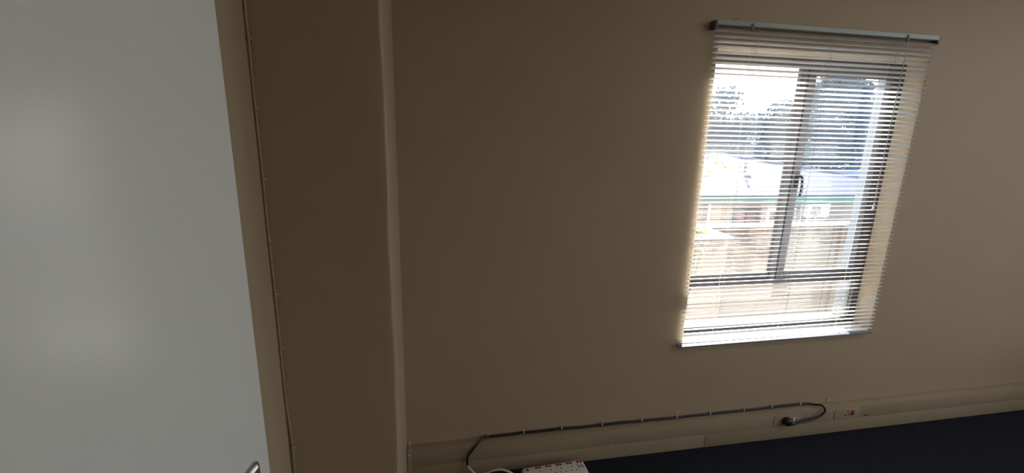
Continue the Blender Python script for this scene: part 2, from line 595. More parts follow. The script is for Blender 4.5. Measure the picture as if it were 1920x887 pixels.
# three-pin plug body: squat rounded dome, flat sides
bm = B()
lathe_y(bm, 1.835, 0.1135, [(0.0225, TY - 0.0025), (0.0245, TY - 0.006), (0.0245, TY - 0.018), (0.0215, TY - 0.027), (0.0145, TY - 0.032), (0.006, TY - 0.0335)], 10, 1.0, 0.93)
plug = kid('plug', bm, BLACKP, lead, ll)
bm = B()
tube(bm, [(1.844, 1.782, 0.1040), (1.858, 1.779, 0.1010), (1.872, 1.777, 0.1010)], [0.010, 0.0085, 0.0062], 10)
obj('cord_grip', bm, BLACKP, plug)

clip_x = [0.2640, 0.4362, 0.6232, 0.8302, 1.0389, 1.2311, 1.4189, 1.6137, 1.7796, 1.9524]
clip_z = [0.1660, 0.1668, 0.1690, 0.1665, 0.1648, 0.1642, 0.1645, 0.1645, 0.1675, 0.1680]
clip_where = ['at the left bend, where it dips over the trunking', 'second along from the left bend', 'third along from the left bend, above the socket strip',
              'fourth along from the left bend', 'fifth along from the left bend', 'sixth along, beside the paint chip under the blind',
              'above and just right of the trunking joint', 'third back from the plug loop', 'second back from the loop, above the black plug',
              'at the right end where the plug loop begins']
bm = B()
n = 9
for s0, s1_ in ((-0.0022, 0.0022),):
    ring_o = [(-0.0068 * math.cos(a), 0.0068 * math.sin(a)) for a in [PI * k / n for k in range(n + 1)]]
    ring_i = [(-0.0054 * math.cos(a), 0.0054 * math.sin(a)) for a in [PI * k / n for k in range(n + 1)]]
    # U-shaped saddle, opening toward the wall (+y), arms at top and bottom
    fo = [[bm.verts.new((s, 0.002 - yy, zz)) for zz, yy in ring_o] for s in (s0, s1_)]
    fi = [[bm.verts.new((s, 0.002 - yy, zz)) for zz, yy in ring_i] for s in (s0, s1_)]
    for k in range(n):
        bm.faces.new((fo[0][k], fo[0][k + 1], fo[1][k + 1], fo[1][k]))
        bm.faces.new((fi[0][k], fi[1][k], fi[1][k + 1], fi[0][k + 1]))
        bm.faces.new((fo[0][k], fi[0][k], fi[0][k + 1], fo[0][k + 1]))
        bm.faces.new((fo[1][k], fo[1][k + 1], fi[1][k + 1], fi[1][k]))
    for k in (0, n):
        bm.faces.new((fo[0][k], fo[1][k], fi[1][k], fi[0][k]))
box(bm, -0.0026, 0.0026, -0.0015, 0.0068, 0.0062, 0.0115, 0.0008)
clip_me = finish(bm, 'cable_clip', CLIPW)
bm = B()
lathe_y(bm, 0, 0.009, [(0.0016, 0.0), (0.0016, -0.0022), (0.0008, -0.0026)], 8)
nail_me = finish(bm, 'nail', CHROME)


def clip(x, y, z, label, group):
    c = tag(obj('cable_clip', clip_me), label, 'clip', group)
    c.location = (x, y, z)
    nl = obj('nail', nail_me, parent=c)
    return c


for x, z, w in zip(clip_x, clip_z, clip_where):
    clip(x, 1.8425, z, 'white clip on the black cable, ' + w, 'white clips holding the black cable')
clip(2.128, 1.8425, 0.1745, 'empty white clip on the wall right of the cable loop', 'white clips holding no cable')
clip(-0.094, 1.8425, 0.1660, 'empty white clip above the left trunking end by the pillar', 'white clips holding no cable')


def chip(name, x, y, z, w, h, label, m=CLIPW):
    bm = B()
    k_n = 9
    ring0, ring1 = [], []
    for k in range(k_n):
        a = 2 * PI * k / k_n
        q = rnd.uniform(0.7, 1.15)
        ring0.append(bm.verts.new((w / 2 * q * math.cos(a), 0.0, h / 2 * q * math.sin(a))))
        ring1.append(bm.verts.new((w / 2 * q * .8 * math.cos(a), -0.0009, h / 2 * q * .8 * math.sin(a))))
    for k in range(k_n):
        bm.faces.new((ring0[k], ring0[(k + 1) % k_n], ring1[(k + 1) % k_n], ring1[k]))
    bm.faces.new(ring1)
    bm.faces.new(ring0[::-1])
    o = tag(obj(name, bm, m), label, 'paint chip')
    o.location = (x, y, z)
    return o


chip('paint_chip', 1.238, YF - .0001, 0.189, 0.011, 0.008, 'white paint chip on the wall above the black cable under the blind')
chip('paint_chip', 1.300, YF - .0001, 0.1765, 0.014, 0.004, 'thin pale scrape just right of the white paint chip')
chip('paint_chip', 0.8665, TY - .0001, 0.1010, 0.003, 0.013, 'upper pale fleck on the trunking right of the socket strip')
chip('paint_chip', 0.8675, TY - .0001, 0.0850, 0.007, 0.008, 'lower pale fleck on the trunking right of the socket strip')
chip('plaster_bump', 1.128, YF - .0001, 0.606, 0.016, 0.018, 'small paint-covered plaster bump left of the blind bottom', WALL)
chip('plaster_bump', 1.195, YF - .0001, 0.455, 0.022, 0.016, 'paint-covered plaster bump below the left blind corner', WALL)
chip('plaster_bump', 1.41, YF - .0001, 0.43, 0.05, 0.012, 'long paint-covered plaster ridge under the window', WALL)

# ------------------------------------------------------------------ white multi-plug strip on the carpet
MPX, MPY, MPR = 0.407, 1.7545, math.radians(2.4)
mp = tag(empty('multi_plug', (MPX, MPY, 0), MPR), 'white five-gang multi-plug strip with red switches on the carpet', 'multi-plug')
L, Wd, Hh = 0.302, 0.105, 0.050
bm = B()
# rounded-rectangle plan with a chamfered crown
rings = []
for ins, z in ((0.003, 0.0), (0.0, 0.004), (0.0, 0.036), (0.002, 0.044), (0.007, 0.049), (0.014, 0.0505)):
    rings.append([bm.verts.new((x, y, z)) for x, y in rrect(ins, L - ins, -Wd + ins, -ins, 0.016)])
for a, b in zip(rings, rings[1:]):
    for k in range(len(a)):
        bm.faces.new((a[k], a[(k + 1) % len(a)], b[(k + 1) % len(a)], b[k]))
bm.faces.new(rings[0][::-1])
bm.faces.new(rings[-1])
obj('housing', bm, WHITEP, mp)
ZT = 0.0505
bm = B()
lathe_z(bm, 0.0255, -0.0235, [(0.0062, ZT - 0.001), (0.0062, ZT + 0.003), (0.0045, ZT + 0.0042)], 14)
obj('reset_button', bm, DREDP, mp)
sw_me = finish(box(B(), -0.0050, 0.0050, -0.0048, 0.0048, -0.001, 0.0035, 0.0008), 'switch', REDP)
lamp_me = finish(box(B(), -0.0050, 0.0050, -0.0048, 0.0048, -0.001, 0.0022, 0.0008), 'indicator', DREDP)
hole_me = finish(lathe_z(B(), 0, 0, [(0.0034, -0.0005), (0.0034, 0.0004), (0.003, 0.00045)], 12), 'pin_hole', HOLE)
oval_me = finish(lathe_z(B(), 0, 0, [(0.0055, -0.0005), (0.0055, 0.0005), (0.0048, 0.0006)], 16, 1.0, 2.0), 'flat_pin_slot', GREYP)
for g in range(5):
    gx = 0.0775 + g * 0.0505
    for dx, me, nm in ((-0.0085, sw_me, 'switch'), (0.0065, lamp_me, 'indicator')):
        o = obj(nm, me, parent=mp)
        o.location = (gx + dx, -0.0195, ZT)
    if g < 4:
        for dx, dy in ((0.004, -0.042), (-0.003, -0.064), (0.021, -0.064)):
            o = obj('pin_hole', hole_me, parent=mp)
            o.location = (gx + dx, dy, ZT)
    else:
        for dx in (-0.012, 0.0045):
            o = obj('flat_pin_slot', oval_me, parent=mp)
            o.location = (gx + dx, -0.046, ZT)
            o.rotation_euler = (0, 0, 0.12)
            o['label'] = 'grey two-pin slot'
    if g > 0:
        bm = B()
        box(bm, gx - 0.0175, gx - 0.0168, -Wd + 0.016, -0.034, ZT - 0.001, ZT + 0.0004)
        obj('gang_line', bm, GREYP, mp)
bm = B()
wp = [(0.1640, 1.785, 0.072), (0.1675, 1.783, 0.0630), (0.1791, 1.779, 0.0480), (0.198, 1.774, 0.0290), (0.226, 1.764, 0.0270), (0.2545, 1.755, 0.0425), (0.2774, 1.745, 0.0590), (0.3035, 1.740, 0.0655),
      (0.3322, 1.735, 0.0605), (0.3600, 1.729, 0.0480), (0.388, 1.7195, 0.0330), (0.418, 1.7175, 0.0270)]
tube(bm, smooth_path(wp, 5), 0.0042, 10)
wc = kid('white_cord', bm, WHITEP, mp, (0, 0, 0))
wc.matrix_parent_inverse = (Matrix.Translation(mp.location) @ Matrix.Rotation(MPR, 4, 'Z')).inverted()

# ------------------------------------------------------------------ thin painted cable down the corner, with saddles
ct = tag(obj('corner_cable', tube(B(), smooth_path([(XL + 0.006, PY0 - 0.006, 2.64), (XL + 0.006, PY0 - 0.006, 2.2), (XL + 0.0055, PY0 - 0.006, 1.787), (XL + 0.005, PY0 - 0.006, 1.611),
    (XL + 0.0055, PY0 - 0.006, 1.42), (XL + 0.005, PY0 - 0.006, 1.242), (XL + 0.006, PY0 - 0.006, 1.08), (XL + 0.0055, PY0 - 0.006, 0.905),
    (XL + 0.005, PY0 - 0.006, 0.74), (XL + 0.008, PY0 - 0.006, 0.65), (XL + 0.011, PY0 - 0.006, 0.555), (XL + 0.0085, PY0 - 0.006, 0.45), (XL + 0.006, PY0 - 0.006, 0.2), (XL + 0.006, PY0 - 0.006, 0.002)], 5), 0.0032, 8), CREAMC),
    'thin beige painted cable running down the corner left of the pillar', 'cable')
ord_ = ['topmost', 'second from top', 'third from top', 'fourth from top', 'fifth from top', 'sixth from top', 'seventh from top', 'lowest in view']
sad_me = finish(tube(B(), [(0, 0, -0.0035), (0, 0, 0.0035)], [0.0054, 0.0054], 10), 'cable_saddle', CREAMC)
sadn_me = finish(tube(B(), [(0.003, -0.003, 0), (0.0075, 0.0045, 0)], 0.0027, 8), 'nail_boss', CREAMC)
for k, (z, dx) in enumerate(((1.787, .0055), (1.611, .005), (1.42, .0055), (1.242, .005), (1.08, .006), (0.905, .0055), (0.74, .005), (0.555, .011))):
    o = tag(obj('cable_saddle', sad_me), 'beige painted saddle on the corner cable, ' + ord_[k], 'clip', 'painted saddles on the corner cable')
    o.location = (XL + dx, PY0 - 0.006, z)
    b_ = obj('nail_boss', sadn_me, parent=o)

# ------------------------------------------------------------------ window 1
YFI, YFO = 1.95, 1.974                                # inner and outer faces of the frame
w1 = tag(empty('window_1', ((OX0 + OX1) / 2, YFI, OZ0)), 'dark bronze aluminium window with a casement on the right', None, None, 'structure')
wl = w1.location


def fr(name, x0, x1, z0, z1, y0=YFI, y1=YFO, m=BRONZE, par=None, b=0.002):
    return kid(name, box(B(), x0, x1, y0, y1, z0, z1, b), m, par or w1, wl)


FT = 0.038
fr('frame_jamb', OX0, OX0 + FT, OZ0, OZ1)
fr('frame_jamb', OX1 - FT - 0.002, OX1, OZ0, OZ1)
fr('frame_head', OX0 + FT, OX1 - FT - 0.002, OZ1 - 0.043, OZ1)
fr('frame_sill', OX0 + FT, OX1 - FT - 0.002, OZ0, OZ0 + 0.037)
TZ0, TZ1 = 0.8145, 0.850
fr('transom', OX0 + FT, OX1 - FT - 0.002, TZ0, TZ1)
MX0, MX1 = 1.7275, 1.7635
fr('mullion', MX0, MX1, TZ1, OZ1 - 0.043)
# fixed-pane glazing bead (bottom of the left pane) and the casement on the right
fr('glazing_bead', OX0 + FT, MX0, TZ1 + 0.001, TZ1 + 0.030, YFI + 0.004, YFI + 0.020)
kid('drain_slot', box(B(), OX0 + 0.2, OX0 + 0.225, YFI - 0.0006, YFI + 0.002, TZ0 + 0.014, TZ0 + 0.018), RUBBER, w1, wl)
sash = kid('casement_sash', box(B(), 1.766, 1.8075, YFI - 0.004, YFI + 0.020, TZ1 + 0.002, OZ1 - 0.045, 0.002), BRONZE, w1, wl)


def sub(name, bm, m):
    o = obj(name, bm, m, sash)
    o.matrix_parent_inverse = Matrix.Identity(4)
    return o


SX1 = OX1 - FT - 0.004
sub('sash_stile', box(B(), SX1 - 0.042, SX1, YFI - 0.004, YFI + 0.020, TZ1 + 0.002, OZ1 - 0.045, 0.002), BRONZE)
sub('sash_rail', box(B(), 1.8075, SX1 - 0.042, YFI - 0.004, YFI + 0.020, TZ1 + 0.002, TZ1 + 0.040, 0.002), BRONZE)
sub('sash_rail', box(B(), 1.8075, SX1 - 0.042, YFI - 0.004, YFI + 0.020, OZ1 - 0.078, OZ1 - 0.045, 0.002), BRONZE)
sub('gasket', box(B(), 1.8075, 1.8105, YFI + 0.002, YFI + 0.018, TZ1 + 0.040, OZ1 - 0.078), RUBBER)
GL_L = glass_mat('veiled_clear_glass', (0.96, 0.97, 0.97), ((0.80, 0.88, 1.0), 0.012))  # bluish veil put into the glass lifts the view like haze
GL_R = glass_mat('haze_tinted_glass', (0.93, 0.965, 0.99), ((0.62, 0.82, 1.0), 0.010))  # blue haze over the trees is put into this glass tint
sub('pane', box(B(), 1.8085, SX1 - 0.043, YFI + 0.012, YFI + 0.016, TZ1 + 0.040, OZ1 - 0.078), GL_R)['label'] = 'casement glass with blue haze put into its tint'
# cockspur handle on the casement stile
bm = B()
box(bm, 1.783, 1.7975, YFI - 0.012, YFI - 0.004, 1.320, 1.386, 0.002)
hd = sub('handle', bm, RUBBER)
tube(hb := B(), smooth_path([(1.792, YFI - 0.010, 1.374), (1.794, YFI - 0.020, 1.377), (1.799, YFI - 0.028, 1.368), (1.803, YFI - 0.030, 1.337), (1.804, YFI - 0.029, 1.305), (1.803, YFI - 0.027, 1.282)], 4), [0.0065] * 21, 8)
merge_me = finish(hb, 'handle', RUBBER)
hd2 = obj('handle', merge_me, parent=sash)
# fixed panes
kid('pane', box(B(), OX0 + FT, MX0, YFI + 0.014, YFI + 0.018, TZ1 + 0.03, OZ1 - 0.043), GL_L, w1, wl)
kid('pane', box(B(), OX0 + FT, OX1 - FT - 0.002, YFI + 0.014, YFI + 0.018, OZ0 + 0.037, TZ0), GL_L, w1, wl)
# inner and outer sills
tag(obj('trim_1', box(B(), OX0 + 0.0005, OX1 - 0.0005, 1.853, YFI, OZ0 - 0.001, OZ0 + 0.006, 0.002), SILLM), 'white gloss inner window sill', None, None, 'structure')
bm = B()
box(bm, OX0 + 0.0005, OX1 - 0.0005, YFO, YO + 0.03, OZ0 - 0.03, OZ0 + 0.004, 0.004)
tag(obj('trim_2', bm, mat('outer_sill_paint', (0.74, 0.70, 0.63), 0.7)), 'pale outer window sill in the sun', None, None, 'structure')

rv = mat('grey_outer_render', (0.42, 0.42, 0.44), 0.85)
tag(obj('trim_4', box(B(), OX1 - 0.004, OX1 + 0.0004, YFO + 0.001, YO + 0.004, OZ0 + 0.005, OZ1), rv), 'grey outer window reveal on the right', None, None, 'structure')
tag(obj('trim_5', box(B(), OX0 - 0.0004, OX0 + 0.004, YFO + 0.001, YO + 0.004, OZ0 + 0.005, OZ1), rv), 'grey outer window reveal on the left', None, None, 'structure')

# ------------------------------------------------------------------ venetian blind
YS = 1.829
BX0, BX1 = 1.184, 2.287
bd = tag(empty('venetian_blind', ((BX0 + BX1) / 2, YS, 0.57)), 'white aluminium venetian blind hanging in front of the window', 'blind')
bloc = Vector(bd.location)


def bk(name, bm, m, label=None):
    return kid(name, bm, m, bd, bloc, label)


# headrail: a U channel
bm = B()
hx0, hx1 = 1.176, 2.283
box(bm, hx0, hx1, 1.811, 1.8125, 2.003, 2.0195, 0.0005)
box(bm, hx0, hx1, 1.8365, 1.838, 2.003, 2.0195, 0.0005)
box(bm, hx0, hx1, 1.811, 1.838, 2.0015, 2.003, 0.0005)
bk('headrail', bm, RAILM, 'pale grey headrail')
for x in (hx0 - 0.0045, hx1 + 0.0005):
    bm = B()
    box(bm, x - 0.004, x + 0.008, 1.8125, 1.849, 1.985, 2.0185, 0.001)
    bk('end_bracket', bm, BRKM)
for x in (1.335, 2.110):
    bm = B()
    box(bm, x - 0.005, x + 0.005, 1.8065, 1.8108, 1.984, 2.013, 0.001)
    bk('cord_guide', bm, BRKM)
bm = B()
tube(bm, smooth_path([(1.251, 1.815, 2.021), (1.256, 1.813, 2.026), (1.262, 1.812, 2.027), (1.268, 1.812, 2.031)], 3), 0.0011, 6)
bk('loose_wire', bm, BRKM)

# one crowned slat, its mesh shared by all
NS = 68
PITCH = 0.0211
bm = B()
SWD, CROWN, TH = 0.0255, 0.0020, 0.00045
prof = []
NP = 6
for k in range(NP + 1):
    u_ = -1 + 2 * k / NP
    prof.append((u_ * SWD / 2, CROWN * (1 - u_ * u_)))
loop_ = prof + [(y, z - TH) for y, z in reversed(prof)]
hl = (BX1 - BX0) / 2
# rounded tips: clip corners with two stations at each end
stations = [(-hl, 0.72), (-hl + 0.003, 0.94), (-hl + 0.007, 1.0), (hl - 0.007, 1.0), (hl - 0.003, 0.94), (hl, 0.72)]
rr = [[bm.verts.new((x, y * s, z)) for y, z in loop_] for x, s in stations]
for a, b in zip(rr, rr[1:]):
    for k in range(len(a)):
        bm.faces.new((a[k], a[(k + 1) % len(a)], b[(k + 1) % len(a)], b[k]))
bm.faces.new(rr[0][::-1])
bm.faces.new(rr[-1])
slat_me = finish(bm, 'slat', SLATM, ang=40)
TILT = math.radians(-15.5)      # outer edge lower
slat_z = []
odd = {8: (6, .0), 14: (-5, .10), 24: (-6, .3), 36: (-4, -.15), 44: (7, .2), 45: (-3, 0), 61: (4, .1)}
for k in range(NS):
    z = 0.592 + PITCH * k * (1.0)
    if z > 1.985:
        break
    slat_z.append(z)
for k, z in enumerate(slat_z):
    o = obj('slat', slat_me, parent=bd)
    j = len(slat_z) - 1 - k
    dt, dr = odd.get(j, (0, 0))
    o.location = (rnd.uniform(-0.0012, 0.0012), 0, z - 0.57 + rnd.uniform(-0.0004, 0.0004))
    low = max(0.0, 1 - k / 8) * 0.35
    o.rotation_euler = (TILT + math.radians(dt + rnd.uniform(-1.2, 1.2)), math.radians(-low + dr + rnd.uniform(-0.04, 0.04)), 0)
bm = B()
box(bm, -hl - 0.004, hl - 0.001, -0.0125, 0.0125, -0.0045, 0.0030, 0.0018)
rail = bk('bottom_rail', bm, mat('grey_bottom_rail', (0.20, 0.21, 0.25), 0.35), 'grey bottom rail')
rail.matrix_parent_inverse = Matrix.Identity(4)
rail.location = (0, 0, 0.0005)
rail.rotation_euler = (0, math.radians(-0.30), 0)
for x in (1.368, 1.733, 2.074):
    bm = B()
    for yy in (-0.0136, 0.0136):
        tube(bm, [(x, YS + yy, 0.573), (x + 0.001, YS + yy, 1.3), (x, YS + yy, 1.998)], 0.0006, 5)
    for z in slat_z:
        tube(bm, [(x, YS - 0.0136, z + 0.0022), (x, YS + 0.0136, z - 0.0052)], 0.0005, 4)
    tube(bm, [(x + 0.006, YS - 0.0142, 0.573), (x + 0.004, YS - 0.0142, 1.2), (x + 0.010, YS - 0.0142, 1.998)], 0.0005, 5)
    bk('ladder_cord', bm, CORDM)
bm = B()
tube(bm, smooth_path([(2.113, 1.807, 1.996), (2.1125, 1.805, 1.75), (2.108, 1.805, 1.38), (2.113, 1.805, 1.262)], 4), 0.0011, 6)
tube(bm, smooth_path([(2.116, 1.808, 1.996), (2.109, 1.806, 1.75), (2.112, 1.805, 1.38), (2.1145, 1.806, 1.262)], 4), 0.0009, 6)
bk('lift_cord', bm, CORDM)
bm = B()
lathe_z(bm, 2.1135, 1.8055, [(0.0015, 1.266), (0.0038, 1.258), (0.0062, 1.232), (0.0055, 1.228)], 12)
bk('cord_tassel', bm, SLATM)

# ================================================================== outside, seen from the upper floor
GZ = -3.0
GRD = mat('pale_paving', (0.55, 0.52, 0.47), 0.9, var=0.25, vscale=1.5)
gp = B()
box(gp, -80, 120, 2.4, 140, GZ - 0.4, GZ)
struct('ground', gp, GRD, 'pale paved ground outside the window')
struct('ground_dark', box(B(), -80, 120, -80, 2.4, GZ - 0.4, GZ - 0.02), mat('low_bounce_ground', (0.06, 0.06, 0.06), 0.9, var=0.2, vscale=2), 'added dark ground beside the building that keeps bounce light low')  # unseen dark strip, added to cut light bouncing up into the room


def stain_wall_mat():
    m = mat('cream_render', (0.66, 0.575, 0.455), 0.85, bump=0.2, bscale=40)
    nt = m.node_tree
    b = nt.nodes['Principled BSDF']
    tc = nt.nodes.new('ShaderNodeTexCoord')
    sx = nt.nodes.new('ShaderNodeSeparateXYZ')
    nt.links.new(tc.outputs['Object'], sx.inputs[0])
    n1 = nt.nodes.new('ShaderNodeTexNoise')
    n1.inputs['Scale'].default_value = 1.6
    n1.inputs['Detail'].default_value = 9
    n1.inputs['Roughness'].default_value = 0.72
    nt.links.new(tc.outputs['Object'], n1.inputs['Vector'])
    mz = nt.nodes.new('ShaderNodeMapRange')          # mould is thickest under the coping
    mz.inputs['From Min'].default_value = -1.6
    mz.inputs['From Max'].default_value = -0.55
    mz.inputs['To Min'].default_value = -0.10
    mz.inputs['To Max'].default_value = 0.17
    nt.links.new(sx.outputs['Z'], mz.inputs['Value'])
    ad = nt.nodes.new('ShaderNodeMath')
    ad.operation = 'ADD'
    nt.links.new(n1.outputs['Fac'], ad.inputs[0])
    nt.links.new(mz.outputs['Result'], ad.inputs[1])
    r = nt.nodes.new('ShaderNodeValToRGB')
    e = r.color_ramp.elements
    e[0].position, e[0].color = 0.50, (0.50, 0.39, 0.28, 1)
    e[1].position, e[1].color = 0.74, (0.13, 0.07, 0.04, 1)
    q = r.color_ramp.elements.new(0.60)
    q.color = (0.36, 0.24, 0.15, 1)
    nt.links.new(ad.outputs[0], r.inputs['Fac'])
    nt.links.new(r.outputs['Color'], b.inputs['Base Color'])
    return m


RENDER_ = stain_wall_mat()
COPE = mat('pale_coping', (0.80, 0.78, 0.74), 0.8)
CZ = -0.53
bwall = tag(empty('boundary_wall', (7.0, 9.1, CZ)), 'stained cream rendered garden wall with white coping outside the window', 'wall')
bwl = bwall.location
JX = [6.0, 9.55, 13.0, 22.0]
kid('wall_panel', box(B(), 6.0, JX[1] - 0.012, 9.0, 9.2, GZ, CZ, 0.006), RENDER_, bwall, bwl)
kid('wall_panel', box(B(), JX[1] + 0.012, JX[2] - .012, 9.0, 9.2, GZ, CZ, 0.006), RENDER_, bwall, bwl)
kid('wall_panel', box(B(), JX[2] + 0.012, JX[3], 9.0, 9.2, GZ, CZ, 0.006), RENDER_, bwall, bwl)
kid('wall_panel', box(B(), JX[1] - 0.012, JX[2] + .012, 9.03, 9.17, GZ, CZ), mat('joint_shadowless_filler', (0.30, 0.24, 0.18), 0.9), bwall, bwl)
kid('pilaster', box(B(), 9.72, 9.98, 8.92, 9.0, GZ, CZ, 0.006), RENDER_, bwall, bwl)
kid('return_panel', box(B(), 5.86, 6.06, 8.2, 9.0, GZ, CZ, 0.006), RENDER_, bwall, bwl)
kid('wall_panel', box(B(), -4.0, 6.06, 8.0, 8.2, GZ, CZ, 0.006), RENDER_, bwall, bwl)
kid('coping', box(B(), 5.84, 22.0, 8.96, 9.24, CZ, CZ + 0.05, 0.008), COPE, bwall, bwl)
kid('coping', box(B(), 5.82, 6.10, 8.24, 8.96, CZ, CZ + 0.05, 0.008), COPE, bwall, bwl)
kid('coping', box(B(), -4.0, 6.10, 7.96, 8.24, CZ, CZ + 0.05, 0.008), COPE, bwall, bwl)


# brick building with the corrugated roof
def brick_mat():
    m = mat('weathered_brick', (0.3, 0.2, 0.15), 0.9)
    nt = m.node_tree
    b = nt.nodes['Principled BSDF']
    tc = nt.nodes.new('ShaderNodeTexCoord')
    mp_ = nt.nodes.new('ShaderNodeMapping')
    mp_.inputs['Rotation'].default_value = (PI / 2, 0, 0)
    br = nt.nodes.new('ShaderNodeTexBrick')
    br.inputs['Scale'].default_value = 1.0
    br.inputs['Brick Width'].default_value = 0.23
    br.inputs['Row Height'].default_value = 0.085
    br.inputs['Mortar Size'].default_value = 0.010
    br.inputs['Color1'].default_value = (0.36, 0.235, 0.165, 1)
    br.inputs['Color2'].default_value = (0.26, 0.175, 0.13, 1)
    br.inputs['Mortar'].default_value = (0.42, 0.38, 0.33, 1)
    nt.links.new(tc.outputs['Object'], mp_.inputs['Vector'])
    nt.links.new(mp_.outputs['Vector'], br.inputs['Vector'])
    nt.links.new(br.outputs['Color'], b.inputs['Base Color'])
    return m


BRICK = brick_mat()
TANW = mat('tan_plaster', (0.46, 0.37, 0.28), 0.9, var=0.12, vscale=2)
GREYW = mat('grey_plaster', (0.36, 0.33, 0.32), 0.9, var=0.2, vscale=2)
TEAL = mat('teal_fascia_paint', (0.13, 0.30, 0.30), 0.5)
ROOFM = mat('pale_roof_sheet', (0.19, 0.195, 0.29), 0.6, metal=0.0, spec=0.3, var=0.08, vscale=1.0)
BLUER = mat('blue_roof_paint', (0.14, 0.23, 0.50), 0.5)
WFRAME = mat('white_window_paint', (0.78, 0.77, 0.75), 0.5)
DFRAME = mat('dark_window_paint', (0.04, 0.035, 0.06), 0.5)
CURT = mat('red_brown_curtain', (0.28, 0.13, 0.11), 0.9, var=0.4, vscale=7)
DARKGL = mat('dark_window_glass', (0.05, 0.055, 0.065), 0.08)
bb_ = tag(empty('brick_building', (11.0, 13.0, GZ)), 'single-storey brick building with pale corrugated roof and teal gutter', 'building')
b2 = Vector(bb_.location)
FY = 13.25


def bp_(name, bm, m, par=None):
    return kid(name, bm, m, par or bb_, b2)


bp_('brick_wall', box(B(), 2.0, 9.28, FY, FY + 0.25, GZ, -0.60), BRICK)
bp_('plaster_bay', box(B(), 8.98, 9.50, FY - 0.06, FY, GZ, -0.62), TANW)
bp_('brick_wall', box(B(), 9.28, 12.0, FY + 0.0, FY + 0.25, GZ, -0.60), BRICK)
bp_('grey_wall', box(B(), 12.0, 18.1, FY - 0.02, FY + 0.25, GZ, -0.60), GREYW)
w = bp_('window', box(B(), 9.99, 10.10, FY - 0.06, FY + 0.0, -2.2, -0.98), DFRAME)
for nm, bm, m in (('frame_post', box(B(), 10.86, 11.00, FY - 0.06, FY, -2.2, -0.98), DFRAME), ('frame_head', box(B(), 9.99, 11.0, FY - 0.06, FY, -0.98, -0.87), DFRAME),
                  ('curtain', box(B(), 10.10, 10.86, FY - 0.03, FY - 0.004, -2.2, -0.98), CURT), ('frame_post', box(B(), 10.42, 10.50, FY - 0.05, FY - .03, -2.2, -0.98), DFRAME)):
    o = obj(nm, bm, m, w)
w = bp_('window', box(B(), 11.22, 11.32, FY - 0.07, FY, -2.2, -0.98), WFRAME)
for nm, bm, m in (('frame_post', box(B(), 11.72, 11.86, FY - 0.07, FY, -2.2, -0.98), WFRAME), ('frame_head', box(B(), 11.22, 11.86, FY - 0.07, FY, -0.98, -0.86), WFRAME),
                  ('glazing_bar', box(B(), 11.32, 11.72, FY - 0.06, FY - .01, -1.34, -1.27), WFRAME), ('pane', box(B(), 11.32, 11.72, FY - 0.03, FY - .004, -2.2, -0.98), DARKGL)):
    obj(nm, bm, m, w)
bp_('downpipe', tube(B(), [(9.01, FY - 0.13, GZ), (9.01, FY - 0.13, -0.68)], 0.045, 10), WFRAME)
bp_('fascia', box(B(), 1.6, 18.4, 12.86, 12.90, -0.66, -0.40), TEAL)
bp_('soffit', box(B(), 1.6, 18.4, 12.90, FY + 0.2, -0.66, -0.63), TEAL)
# half-round gutter
bm = B()
gn = 8
ga = [[bm.verts.new((x, 12.79 - 0.07 * math.cos(PI * k / gn), -0.42 - 0.085 * math.sin(PI * k / gn))) for k in range(gn + 1)] for x in (1.6, 18.4)]
gb = [[bm.verts.new((x, 12.79 - 0.064 * math.cos(PI * k / gn), -0.42 - 0.078 * math.sin(PI * k / gn))) for k in range(gn + 1)] for x in (1.6, 18.4)]
for k in range(gn):
    bm.faces.new((ga[0][k], ga[0][k + 1], ga[1][k + 1], ga[1][k]))
    bm.faces.new((gb[0][k], gb[1][k], gb[1][k + 1], gb[0][k + 1]))
for k in (0, gn):
    bm.faces.new((ga[0][k], ga[1][k], gb[1][k], gb[0][k]))
bp_('gutter', bm, TEAL)
# corrugated front slope with a hip at the right
QY0, RZ0_, QY1, RZ1_ = 12.72, -0.375, 17.0, 0.66
HX0, HX1 = 12.0, 18.5         # ridge end, eave corner


def corr(name, x0, x1, par=None):
    bm = B()
    pitch = 0.09
    n_ = round((x1 - x0) / pitch)
    rows = []
    for i in range(n_ * 4 + 1):
        x = x0 + i * pitch / 4
        t1 = 1.0 if x <= HX0 else max(0.0, (HX1 - x) / (HX1 - HX0))
        h = 0.0100 * (math.cos(2 * PI * i / 4))
        rows.append([bm.verts.new((x, QY0 + (QY1 - QY0) * t, RZ0_ + (RZ1_ - RZ0_) * t + h)) for t in (0.0, t1)])
    for a, b in zip(rows, rows[1:]):
        if (a[0].co - a[1].co).length > 1e-3 and (b[0].co - b[1].co).length > 1e-3:
            bm.faces.new((a[0], b[0], b[1], a[1]))
    o = bp_(name, bm, ROOFM)
    for p in o.data.polygons:
        p.use_smooth = False
    sm = o.modifiers.new('thickness', 'SOLIDIFY')
    sm.thickness = 0.002
    return o


xx = 1.6
while xx < 18.4:
    corr('roof_sheet', xx, min(xx + 2.52, 18.45))
    xx += 2.52
bp_('roof_back', box(B(), 1.6, HX0 - 0.3, 17.05, 19.5, -0.7, 0.56), GREYW)
bp_('ridge_cap', tube(B(), [(1.6, 17.0, 0.665), (HX0, 17.0, 0.665)], 0.07, 8), ROOFM)
bp_('hip_cap', tube(B(), [(HX0, 17.0, 0.665), (18.5, QY0, -0.36)], 0.06, 8), ROOFM)
vp_ = bp_('vent_pipe', tube(B(), [(11.25, 14.6, 0.0), (11.25, 14.6, 0.52)], 0.05, 10), GREYW)
obj('vent_flashing', tube(B(), [(11.25, 14.5, 0.02), (11.25, 14.6, 0.16)], [0.17, 0.06], 10), COPE, vp_)

